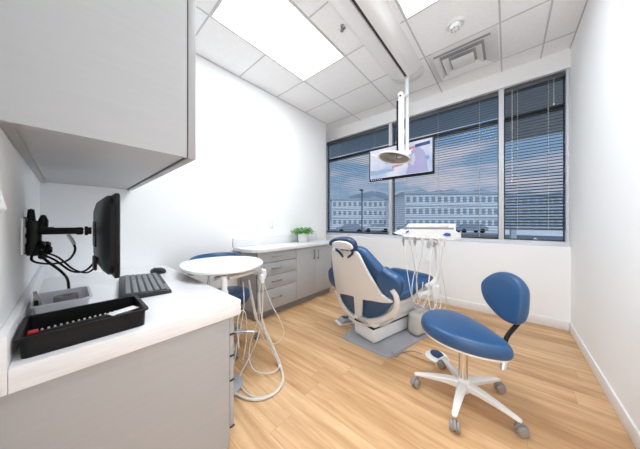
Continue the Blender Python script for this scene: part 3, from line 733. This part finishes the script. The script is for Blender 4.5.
hose(t, [(249, 281, 1.76), (254, 305, 1.74), (257, 322, 1.73), (250, 345, 1.70), (250, 362, 1.66), (256, 371), (270, 373), (279, 366), (272, 350, 1.78), (266, 336, 1.79), (261, 312, 1.79), (259, 283, dT)], .0048, .024)
hose(t, [(263, 281, 1.82), (271, 303, 1.83), (281, 322, 1.84), (284, 334, 1.84), (279, 342, 1.84), (268, 343, 1.83), (261, 333, 1.80), (259, 312, 1.79), (259, 284, 1.81)], .0036)
hose(t, [(243, 282, 1.70), (244, 304, 1.68), (241, 325, 1.66), (237, 345, 1.63), (234, 362, 1.60), (228, 372), (215, 370)], .0045, .02)
b = MB(); b.tube([W(239, 348, 1.30), W(237.5, 325, 1.35), W(240, 313, 1.38), W(244, 311, 1.42), W(246.5, 320, 1.46), W(246, 342, 1.5), W(243, 360, 1.48)], .0035, 8, 6); b.out('hose', 'offw', t, local=False)

# ================================================================ PATIENT CHAIR
ca = -math.radians(15); O = Vector((2.08, .985, 0))
t = thing('dental_chair', 'blue and white reclining dental patient chair seen from behind, facing the window', 'dental chair', O, ca)
ax = Vector((math.cos(ca), math.sin(ca), 0)); lat = Vector((-math.sin(ca), math.cos(ca), 0))
# floor plate
pl = [onZ(x, y, .012) for x, y in ((343.5, 337), (357, 344), (373, 351), (386, 356.5), (393, 355.5), (404, 349), (418, 341), (432, 333), (440, 325), (444, 315), (430, 306), (400, 305), (366, 314), (349, 331))]
PL = catmull(pl, 3, True); cc = sum(PL, Vector())/len(PL)
b = MB(); b.rings([[p+Vector((0, 0, -.0118)) for p in PL], [p for p in PL], [cc+(p-cc)*.985+Vector((0, 0, .006)) for p in PL]]); b.out('floor_plate', 'plate', t, local=False)
# pedestal (local coords: s forward, t left)
b = MB()
b.box((-.24, -.135, .02), (.36, .135, .15), .03, 3); b.out('pedestal', 'cream', t)
b = MB(); b.box((-.235, -.125, .149), (.34, .125, .163)); b.out('bellows_gap', 'black', t)
b = MB(); b.box((-.235, -.14, .163), (.36, .14, .215), .02, 3); b.box((.02, -.15, .20), (.40, .15, .36), .03, 3); b.out('lift_housing', 'cream', t)
b = MB(); b.box((-.247, -.07, .172), (-.233, .07, .208), .005); b.out('access_panel', 'creamd', t)
b = MB(); b.box((.0, -.22, .352), (.56, .22, .395), .015); b.out('seat_frame', 'white', t)
# seat and leg cushion: profile along s
def cush_profile(prof, hw0, hw1, th, e=.03):
    b = MB(); rings = []; n = len(prof)
    for i, (s_, z, wf) in enumerate(prof):
        hw = wf; ring = []
        for k_ in range(20):
            a = 2*PI*k_/20; c_, d_ = math.cos(a), math.sin(a)
            ring.append(Vector((s_, hw*math.copysign(abs(c_)**.35, c_), z-th/2+th/2*math.copysign(abs(d_)**.6, d_))))
        rings.append(ring)
    return b.rings(rings)
b = cush_profile([(-.20, .485, .16), (-.18, .49, .215), (-.05, .480, .235), (.10, .478, .245), (.22, .50, .25), (.34, .545, .25), (.43, .575, .25)], 0, 0, .10); b.out('seat_cushion', 'blue', t)
b = cush_profile([(.432, .575, .25), (.49, .582, .25), (.54, .575, .245), (.59, .56, .235), (.615, .545, .21)], 0, 0, .095); b.out('leg_cushion', 'blue', t)
b = MB(); b.box((.30, -.235, .40), (.58, .235, .455), .02, 3); b.out('leg_rest_frame', 'creamd', t)
# back plane
B0 = W(368, 321, 2.03); T0 = W(344, 247, 1.87); up = (T0-B0).normalized(); nb = up.cross(lat).normalized()
if nb.dot(ax) < 0: nb = -nb        # nb points forward, away from the camera
def bp(pts, off=0): return [onP(x, y, B0+nb*off, nb) for x, y in pts]
def slab(b, pts, off, th, closed_s=3):
    P = catmull(bp(pts, off), closed_s, True) if closed_s else bp(pts, off)
    c = sum(P, Vector())/len(P)
    b.rings([[c+(p-c)*.97 for p in P], [p+nb*.008 for p in P], [p+nb*(th-.006) for p in P], [c+(p-c)*.97+nb*th for p in P]])
b = MB()
slab(b, [(331, 250.5), (335, 249.6), (346, 250), (355, 252), (359, 256), (365, 268), (373, 282), (382, 296), (392, 303), (383, 303.5), (372, 301.5), (362, 300), (352, 296.5), (343, 294.5), (336.5, 293), (334, 280), (332, 265)], 0, .022)
slab(b, [(353.5, 295), (362, 297), (361, 318), (355, 316)], .002, .022, 0)
b.out('back_shell', 'cream', t, local=False)
rim = bp([(337, 291), (339.5, 299), (345, 309), (354, 317), (366, 321), (380, 320), (391, 315), (397, 307), (396, 296), (392, 290)], .012)
b = MB(); b.tube(rim, .024, 12, 5, flat=.8); b.out('back_bracket', 'white', t, local=False)
OC = catmull(bp([(331.5, 250), (341, 248), (356, 249), (363, 253), (372, 263), (381, 273), (393, 286), (397, 297), (390, 307), (380, 317), (366, 319), (352, 314), (343, 304), (337, 294), (333, 285), (330.5, 274), (330.5, 262)], .035), 4, True)
b = MB(); b.cushion(OC, nb, .075, .06, 0, 8); b.out('back_cushion', 'blue', t, local=False)
for pts, th in ((((380, 270), (388, 275), (396, 280), (400.5, 287), (400, 296), (394, 301), (386, 303), (381, 294), (376, 282)), .07), (((330, 268), (332.5, 271), (335, 280), (335.5, 287), (332, 286), (328.5, 279), (328, 271)), .07)):
    P = catmull(bp(pts, .02), 4, True)
    b = MB(); b.cushion(P, nb, th, .12, 0, 8); b.out('side_bolster', 'blue', t, local=False)
# headrest
hcn = onP(342, 245.5, B0-nb*.01, nb)
Pout = [(328.3, 242.5), (331, 239.8), (337, 238.6), (344, 238.8), (350, 241), (353.5, 245), (354.5, 250), (352.5, 252), (349.5, 250), (346, 248), (340, 246), (333, 245.5), (329, 245)]
P = catmull(bp(Pout, -.005), 4, True)
b = MB(); b.cushion([p for p in P], nb, .05, .10, 0, 8); b.out('headrest', 'bluedk', t, local=False)
P = catmull(bp([(331.5, 243.5), (336, 241.5), (344, 242), (349.5, 244.5), (352, 249.5), (347, 250), (339, 249), (332.5, 247.5)], -.022), 4, True)
b = MB(); b.cushion(P, nb, .03, .12, 0, 5); b.out('headrest_cover', 'cream', t, local=False)
b = MB()
b.tube(bp([(336, 249.5), (339, 252), (343, 257)], -.012), .012, 8, 4, r1=.009); b.tube(bp([(352.5, 250.5), (352, 254), (348, 257.5)], -.012), .012, 8, 4, r1=.008); b.tube(bp([(341, 249), (348, 250)], -.016), .008, 8, 0)
b.out('headrest_yoke', 'bluedk', t, local=False)
b = MB(); b.tube(bp([(344, 247), (344, 252), (344, 260)], .01), .014, 8, 3, flat=.5); b.out('headrest_bar', 'steel', t, local=False)
# rear bumper of the seat under the shell
b = MB(); P = catmull([W(x, y, d) for x, y, d in ((349, 317, 2.07), (357, 322.5, 2.05), (368, 325.5, 2.03), (382, 325, 2.01), (394, 319, 2.03))], 4)
b.tube(P, .012, 10, 0); b.out('rear_bumper', 'creamd', t, local=False)
# delivery mount on the chair's right side
b = MB(); b.box((.20, -.30, .02), (.44, -.17, .24), .04, 3); b.out('utility_box', 'creamd', t)
b = MB(); b.tube([(.28, -.16, .40), (.34, -.24, .40), (.44, -.30, .42)], .03, 12, 5); b.lathe([(.001, .36), (.048, .37), (.055, .42), (.045, .49), (.001, .50)], (.46, -.32, 0), 20); b.out('mount_arm', 'white', t)

# ---------------------------------------------------------------- delivery unit
DU = W(429, 236, 2.22)
t = thing('delivery_unit', 'white instrument tray unit with hanging handpieces over the dental chair', 'delivery unit', (DU.x, DU.y, 0), AZ-PI/2-.20)
# local x = image right, local y = away from the camera
z = DU.z; q = 2.22/F
def U(px, py, yy=0.): return Vector(((px-429)*q, yy+.10, EYE-(py-HY)*q))
b = MB()
for_side = [(398.5, 234.5), (404, 231.5), (409, 229.5), (452, 229.5), (455, 232), (458, 232.5), (458, 237.5), (452, 240), (405, 237.5)]
P0 = [U(x, y, -.10) for x, y in for_side]; P1 = [U(x, y-.0, .20) for x, y in for_side]
cc = sum(P0, Vector())/len(P0)
b.rings([[cc+(p-cc)*.94+Vector((0, -.012, 0)) for p in P0], P0, P1, [p+Vector((0, .01, 0)) for p in P1]]); b.out('body', 'white', t)
b = MB(); b.box(U(408, 230, -.09), U(452, 227.6, .19)); b.out('slot', 'kick', t)
b = MB(); lo = U(413, 227.6, -.085); hi = U(454, 223.6, .19); b.prism([(0, 0), (.42, 0), (.44, .04), (.04, .04)], (lo.x-.02, lo.y, lo.z), (1, 0, 0), (0, 0, 1), (0, 1, 0), .27, .006); b.out('tray_lid', 'white', t)
b = MB(); b.box(U(448, 238, -.09), U(454, 224, .1), .008); b.out('side_bracket', 'cream', t)
b = MB(); b.prism([(0, 0), (.03, .012), (.035, .03), (.01, .026)], U(406.5, 233.5, -.118), (1, 0, 0), (0, 0, 1), (0, 1, 0), .006); b.out('blue_keypad', 'bluelab', t)
b = MB(); b.prism([(0, .015), (.03, 0), (.075, .003), (.07, .03), (.03, .035)], U(441, 236, -.118), (1, 0, 0), (0, 0, 1), (0, 1, 0), .006); b.out('blue_keypad', 'bluelab', t)
b = MB(); b.box(U(404, 240.5, -.10), U(446, 238, -.06), .008); b.out('holder_bar', 'creamd', t)
xs = [404.5, 411, 415.5, 423, 431, 438, 443]
for i, x in enumerate(xs):
    b = MB(); b.box(U(x-1.3, 243, -.125), U(x+1.3, 238.5, -.085), .006); b.out('instrument_holder', 'creamd' if i in (0, 2) else 'white', t)
    b = MB(); b.tube([U(x, 237, -.135), U(x, 241, -.12), U(x+.4, 246, -.105)], .011, 8, 4, r1=.008); b.out('handpiece', 'steel' if i in (0, 2) else 'white', t)
paths = [[(405, 245, 2.1), (406, 262, 2.1), (409, 282, 2.1), (412, 297, 2.1), (417, 304, 2.12), (421, 296, 2.15), (423, 282, 2.2)],
         [(411, 245, 2.12), (414, 262, 2.1), (417, 283, 2.1), (418, 302, 2.1), (422, 306, 2.12), (427, 296, 2.17), (429, 284, 2.2)],
         [(415.5, 245, 2.12), (416, 262, 2.12), (412, 288, 2.11), (414, 305, 2.12), (420, 310, 2.14), (427, 300, 2.18), (430, 284, 2.2)],
         [(423, 245, 2.13), (421, 258, 2.12), (417, 276, 2.12), (417, 295, 2.12), (424, 308, 2.14), (430, 300, 2.18), (432, 284, 2.2)],
         [(431, 246, 2.13), (430, 270, 2.12), (428, 292, 2.12), (431, 309, 2.12), (436, 304, 2.16), (437, 284, 2.2)],
         [(438, 246, 2.13), (437, 270, 2.12), (434, 295, 2.1), (436, 311, 2.1), (441, 304, 2.14), (439, 284, 2.2)],
         [(443, 246, 2.13), (441, 266, 2.12), (445, 290, 2.1), (446, 305, 2.1), (440, 314, 2.13), (436, 300, 2.18), (436, 284, 2.2)]]
for i, pth in enumerate(paths): hose(t, pth, .0038 if i != 4 else .0058, m='offw' if i in (1, 3, 6) else 'white')
b = MB(); b.tube([W(436, 243, 2.27), W(438, 262, 2.27), W(437, 276, 2.27), W(431, 284, 2.26), W(424, 286, 2.25)], .022, 12, 6); b.out('support_arm', 'white', t, local=False)
b = MB(); b.lathe([(.001, -.03), (.035, -.03), (.035, .03), (.001, .03)], (U(434, 245, 0)), 18); b.box(U(429.5, 249, -.03), U(433, 243, 0), .005); b.out('arm_joint', 'steel', t)
b = MB(); b.box(U(426.5, 264, -.05), U(431, 258, -.04), .01); b.out('cup_holder', 'white', t)

# ---------------------------------------------------------------- foot controls
fp = onZ(437, 358, 0)
t = thing('foot_control', 'white foot pedal with dark pad on the floor behind the blue stool', 'foot control', (fp.x, fp.y, 0), .9)
b = MB(); b.lathe([(.001, .001), (.085, .001), (.09, .012), (.075, .026), (.001, .028)], n=28); b.out('base', 'white', t)
b = MB(); rings = []
for sc, z_ in ((1, .0285), (1, .036), (.85, .044), (.3, .047)): rings.append([Vector((.058*sc*math.cos(2*PI*i/20), .045*sc*math.sin(2*PI*i/20), z_)) for i in range(20)])
b.rings(rings); b.out('pedal', 'bluedk', t)
b = MB(); b.tube([(-.06, -.05, .02), (-.075, 0, .055), (-.06, .05, .02)], .006, 8, 5); b.out('carry_handle', 'white', t)
b = MB(); b.tube([onZ(422, 354, .02), onZ(412, 351, .008), onZ(401, 353, .008), onZ(396, 357, .008), onZ(390, 360, .008)][:4]+[onZ(392, 352, .024)], .004, 8, 6); b.out('cord', 'kick', t, local=False)
fp = onZ(345, 322, 0)
t = thing('foot_switch', 'small grey-blue foot switch on the floor left of the dental chair', 'foot control', (fp.x, fp.y, 0), -.5)
b = MB(); b.prism([(-.07, 0), (.07, 0), (.06, .045), (-.02, .055), (-.07, .02)], (0, -.06, .001), (1, 0, 0), (0, 0, 1), (0, 1, 0), .12, .006); b.out('housing', 'plate', t)
b = MB(); b.box((-.10, -.065, .001), (.08, .065, .010), .004); b.out('base', 'cream', t)
b = MB(); b.box((-.03, -.035, .054), (.045, .035, .060), .003, rot=Matrix.Rotation(.10, 3, 'Y')); b.out('rocker', 'bluelab' if False else 'bluedk', t)

# ================================================================ OUTSIDE
M['snow'] = mat('pale_ground', (.80, .84, .86), .9, noise=((.3, .3, .3), .12))
M['lawn'] = mat('pale_lawn', (.42, .52, .40), .9, noise=((.6, .6, .6), .2))
M['fac'] = mat('pale_facade', (.62, .66, .70), .8)
M['fac2'] = mat('facade_grey', (.36, .42, .48), .8)
M['win'] = mat('dark_glass', (.26, .31, .37), .3)
M['mount'] = mat('hillside', (.22, .28, .36), 1, noise=((.02, .02, .02), .25))
M['asph'] = mat('asphalt', (.16, .18, .21), .9)
GZ = -.6
struct('ground', (4.2, -120, GZ-.1), (420, 420, GZ), 'snow')
struct('lawn_strip', (9, -30, GZ), (19, 30, GZ+.03), 'lawn')
struct('road', (30, -100, GZ), (38, 300, GZ+.02), 'asph')
b = MB(); hills = []
ridge = [(300, 205), (328, 199), (345, 196), (358, 192), (372, 189), (382, 190), (395, 196), (415, 192), (440, 188), (470, 191), (500, 190), (530, 193), (560, 190), (600, 196), (640, 200)]
near = [W(x, 222, 330) for x, y in ridge]; top = [W(x, y+2, 390) for x, y in ridge]
R0 = [Vector((p.x, p.y, GZ)) for p in near]; R2 = [Vector((p.x*1.4, p.y*1.4, GZ)) for p in top]
b.rings([R0, top, R2], False, False, closed=False); b.out('hills', 'mount', kind='structure')
def building(x0, x1, ytop, d, depth, rows, cols, label, roof, m='fac', d2=None):
    a = W(x0, 222, d); c = W(x1, 222, d2 or d); u = (c-a); u.z = 0; Lb = u.length; u.normalize(); v = Vector((u.y, -u.x, 0))
    if v.dot(a) < 0: v = -v
    H = EYE+(HY-ytop)/F*d-GZ
    t = thing('hotel_building', label, 'building', (a.x, a.y, GZ), math.atan2(u.y, u.x))
    s_ = 1 if (Matrix.Rotation(math.atan2(u.y, u.x), 3, 'Z')@Vector((0, 1, 0))).dot(v) > 0 else -1
    b = MB(); b.box((0, min(0, s_*depth), 0), (Lb, max(0, s_*depth), H)); b.out('walls', m, t, smooth=False)
    b = MB()
    if roof: b.box((-.4, min(-s_*.4, s_*(depth+.4)), H), (Lb+.4, max(-s_*.4, s_*(depth+.4)), H+.5))
    for k_ in range(max(2, cols//5)):
        xx = Lb*(k_+.5)/max(2, cols//5); b.prism([(-2.2, 0), (2.2, 0), (0, .9)], (xx, min(-s_*.3, s_*3), H+.3), (1, 0, 0), (0, 0, 1), (0, 1, 0), 3)
    b.out('roof', 'fac2', t, smooth=False)
    for r in range(rows):
        b = MB()
        for c_ in range(cols):
            xx = Lb*(c_+.5)/cols; w_ = Lb/cols*.27; zz_ = H*(r+.32)/rows
            b.box((xx-w_, -s_*.12 if s_ > 0 else 0, zz_), (xx+w_, 0 if s_ > 0 else .12, zz_+H/rows*.45))
        b.out('window_row', 'win', t, smooth=False)
    b = MB()
    for r in range(1, rows): b.box((0, -.15 if s_ > 0 else .0, H*r/rows-.1), (Lb, 0 if s_ > 0 else .15, H*r/rows+.1))
    b.out('floor_band', 'fac2', t, smooth=False)
    return t
building(405, 499, 194, 48, 14, 3, 15, 'long pale three-storey building seen through the middle blind', True)
building(505, 600, 196, 52, 14, 3, 12, 'pale building seen through the blind of the narrow right window', True, 'fac2')
building(332, 388, 200, 72, 8, 3, 11, 'pale building below the hill seen through the left window blind', True)
t = thing('street_lamp', 'thin dark street lamp outside the left window', 'street lamp', (*W(362, 222, 22).xy, GZ))
b = MB(); hz = EYE+(HY-190)/F*22-GZ; b.tube([(0, 0, 0), (0, 0, hz)], .06, 8, 0); b.out('pole', 'framed', t)
b = MB(); b.box((-.35, -.12, hz-.1), (.1, .12, hz+.05), .03); b.out('lamp_head', 'framed', t)
t = thing('gate_pillar', 'dark square pillar standing outside the right window', 'pillar', (*W(513, 222, 14).xy, GZ), .3)
b = MB(); b.box((-.14, -.14, 0), (.14, .14, 1.5), .01); b.box((-.18, -.18, 1.5), (.18, .18, 1.58), .01); b.out('pillar', 'fac2', t)
t = thing('railing', 'pale sloping handrail outside the right window', 'railing', (*W(535, 222, 10).xy, GZ), AZ-PI/2)
b = MB(); b.tube([(-.35, 0, .62), (.0, 0, .98), (.75, 0, .48)], .025, 8, 0); b.tube([(-.35, 0, 0), (-.35, 0, .62)], .02, 8, 0); b.tube([(.75, 0, 0), (.75, 0, .48)], .02, 8, 0); b.tube([(0, 0, 0), (0, 0, .98)], .02, 8, 0); b.out('rail', 'trim', t)
# cars
def car(x, y, d, label, m, rz):
    p = W(x, y, d); t = thing('parked_car', label, 'car', (p.x, p.y, GZ), rz, 'cars parked outside')
    b = MB(); b.prism([(-2.2, .35), (2.2, .35), (2.2, .8), (1.3, .92), (.8, 1.4), (-1.1, 1.42), (-1.8, .95), (-2.2, .9)], (0, -.85, 0), (1, 0, 0), (0, 0, 1), (0, 1, 0), 1.7, .06); b.out('body', m, t)
    b = MB(); b.prism([(-1.6, .95), (1.15, .95), (.72, 1.33), (-1.05, 1.35)], (0, -.87, 0), (1, 0, 0), (0, 0, 1), (0, 1, 0), 1.74); b.out('windows', 'win', t)
    for sx in (-1.35, 1.35):
        for sy in (-.8, .8): MB().lathe([(.001, -.1), (.33, -.1), (.33, .1), (.001, .1)], (sx, sy, .33), 16, 'Y').out('wheel', 'black', t)
car(350, 222, 34, 'dark parked car seen low through the left window, nearest the wall', M['win'], 2.2)
car(376, 222, 36, 'pale parked car seen low through the left window, beside the mullion', M['fac'], 2.2)
car(412, 222, 36, 'dark parked car seen low at the left of the middle window', M['fac2'], 2.2)
car(470, 222, 34, 'dark parked car seen low at the right of the middle window', M['win'], 2.2)

# exterior eave above the right-hand windows
struct('eave_exterior', (XW+.2, -3.5, 2.86), (6.2, .04, 3.0), M['kick'])
struct('eave_exterior_left', (XW+.2, .04, 2.86), (4.6, 5, 3.0), 'fac2')

# ================================================================ LIGHT
w = bpy.data.worlds.new('sky'); bpy.context.scene.world = w; w.use_nodes = True
nt = w.node_tree; N = nt.nodes; L = nt.links; bg = N['Background']
tc = N.new('ShaderNodeTexCoord'); sep = N.new('ShaderNodeSeparateXYZ'); L.new(tc.outputs['Generated'], sep.inputs[0])
cr = N.new('ShaderNodeValToRGB'); e = cr.color_ramp.elements
e[0].position = 0; e[0].color = (.36, .42, .52, 1); e[1].position = .6; e[1].color = (.16, .26, .42, 1)
e2 = cr.color_ramp.elements.new(.16); e2.color = (.30, .40, .54, 1)
L.new(sep.outputs[2], cr.inputs[0])
mp = N.new('ShaderNodeMapping'); mp.inputs['Scale'].default_value = (2.2, 2.2, 12); L.new(tc.outputs['Generated'], mp.inputs[0])
ns = N.new('ShaderNodeTexNoise'); ns.inputs['Scale'].default_value = 1.6; ns.inputs['Detail'].default_value = 5; L.new(mp.outputs[0], ns.inputs['Vector'])
cl = N.new('ShaderNodeValToRGB'); cl.color_ramp.elements[0].position = .44; cl.color_ramp.elements[0].color = (0, 0, 0, 1); cl.color_ramp.elements[1].position = .62; cl.color_ramp.elements[1].color = (1, 1, 1, 1)
L.new(ns.outputs['Fac'], cl.inputs[0])
mx = N.new('ShaderNodeMix'); mx.data_type = 'RGBA'; L.new(cl.outputs[0], mx.inputs[0]); L.new(cr.outputs[0], mx.inputs[6]); mx.inputs[7].default_value = (.66, .58, .62, 1)
L.new(mx.outputs[2], bg.inputs[0]); bg.inputs[1].default_value = .62

sd = bpy.data.lights.new('exterior_fill_sun', 'SUN'); so_ = bpy.data.objects.new('exterior_fill_sun', sd); C.objects.link(so_); sd.energy = 1.1; sd.angle = .2; sd.color = (1, .96, .92)  # weak sun added from behind the room to brighten facades and ground
so_.rotation_euler = Vector((math.cos(.5), math.sin(.5), -.62)).to_track_quat('-Z', 'Y').to_euler()
cam = bpy.data.cameras.new('camera'); co = bpy.data.objects.new('camera', cam); C.objects.link(co)
co.location = (0, 0, EYE); co.rotation_euler = (PI/2, 0, AZ-PI/2)
cam.sensor_width = 36; cam.lens = F/640*36; cam.shift_y = -(224.5-HY)/640; cam.clip_start = .01; cam.clip_end = 2000
sc = bpy.context.scene; sc.camera = co
sc.view_settings.view_transform = 'Standard'; sc.view_settings.look = 'None'; sc.view_settings.exposure = EXPO; sc.view_settings.gamma = 1
sc.view_settings.use_curve_mapping = False
sc.cycles.use_denoising = True; sc.cycles.max_bounces = 14; sc.cycles.diffuse_bounces = 12; sc.cycles.transparent_max_bounces = 16
sc.cycles.sample_clamp_indirect = 6
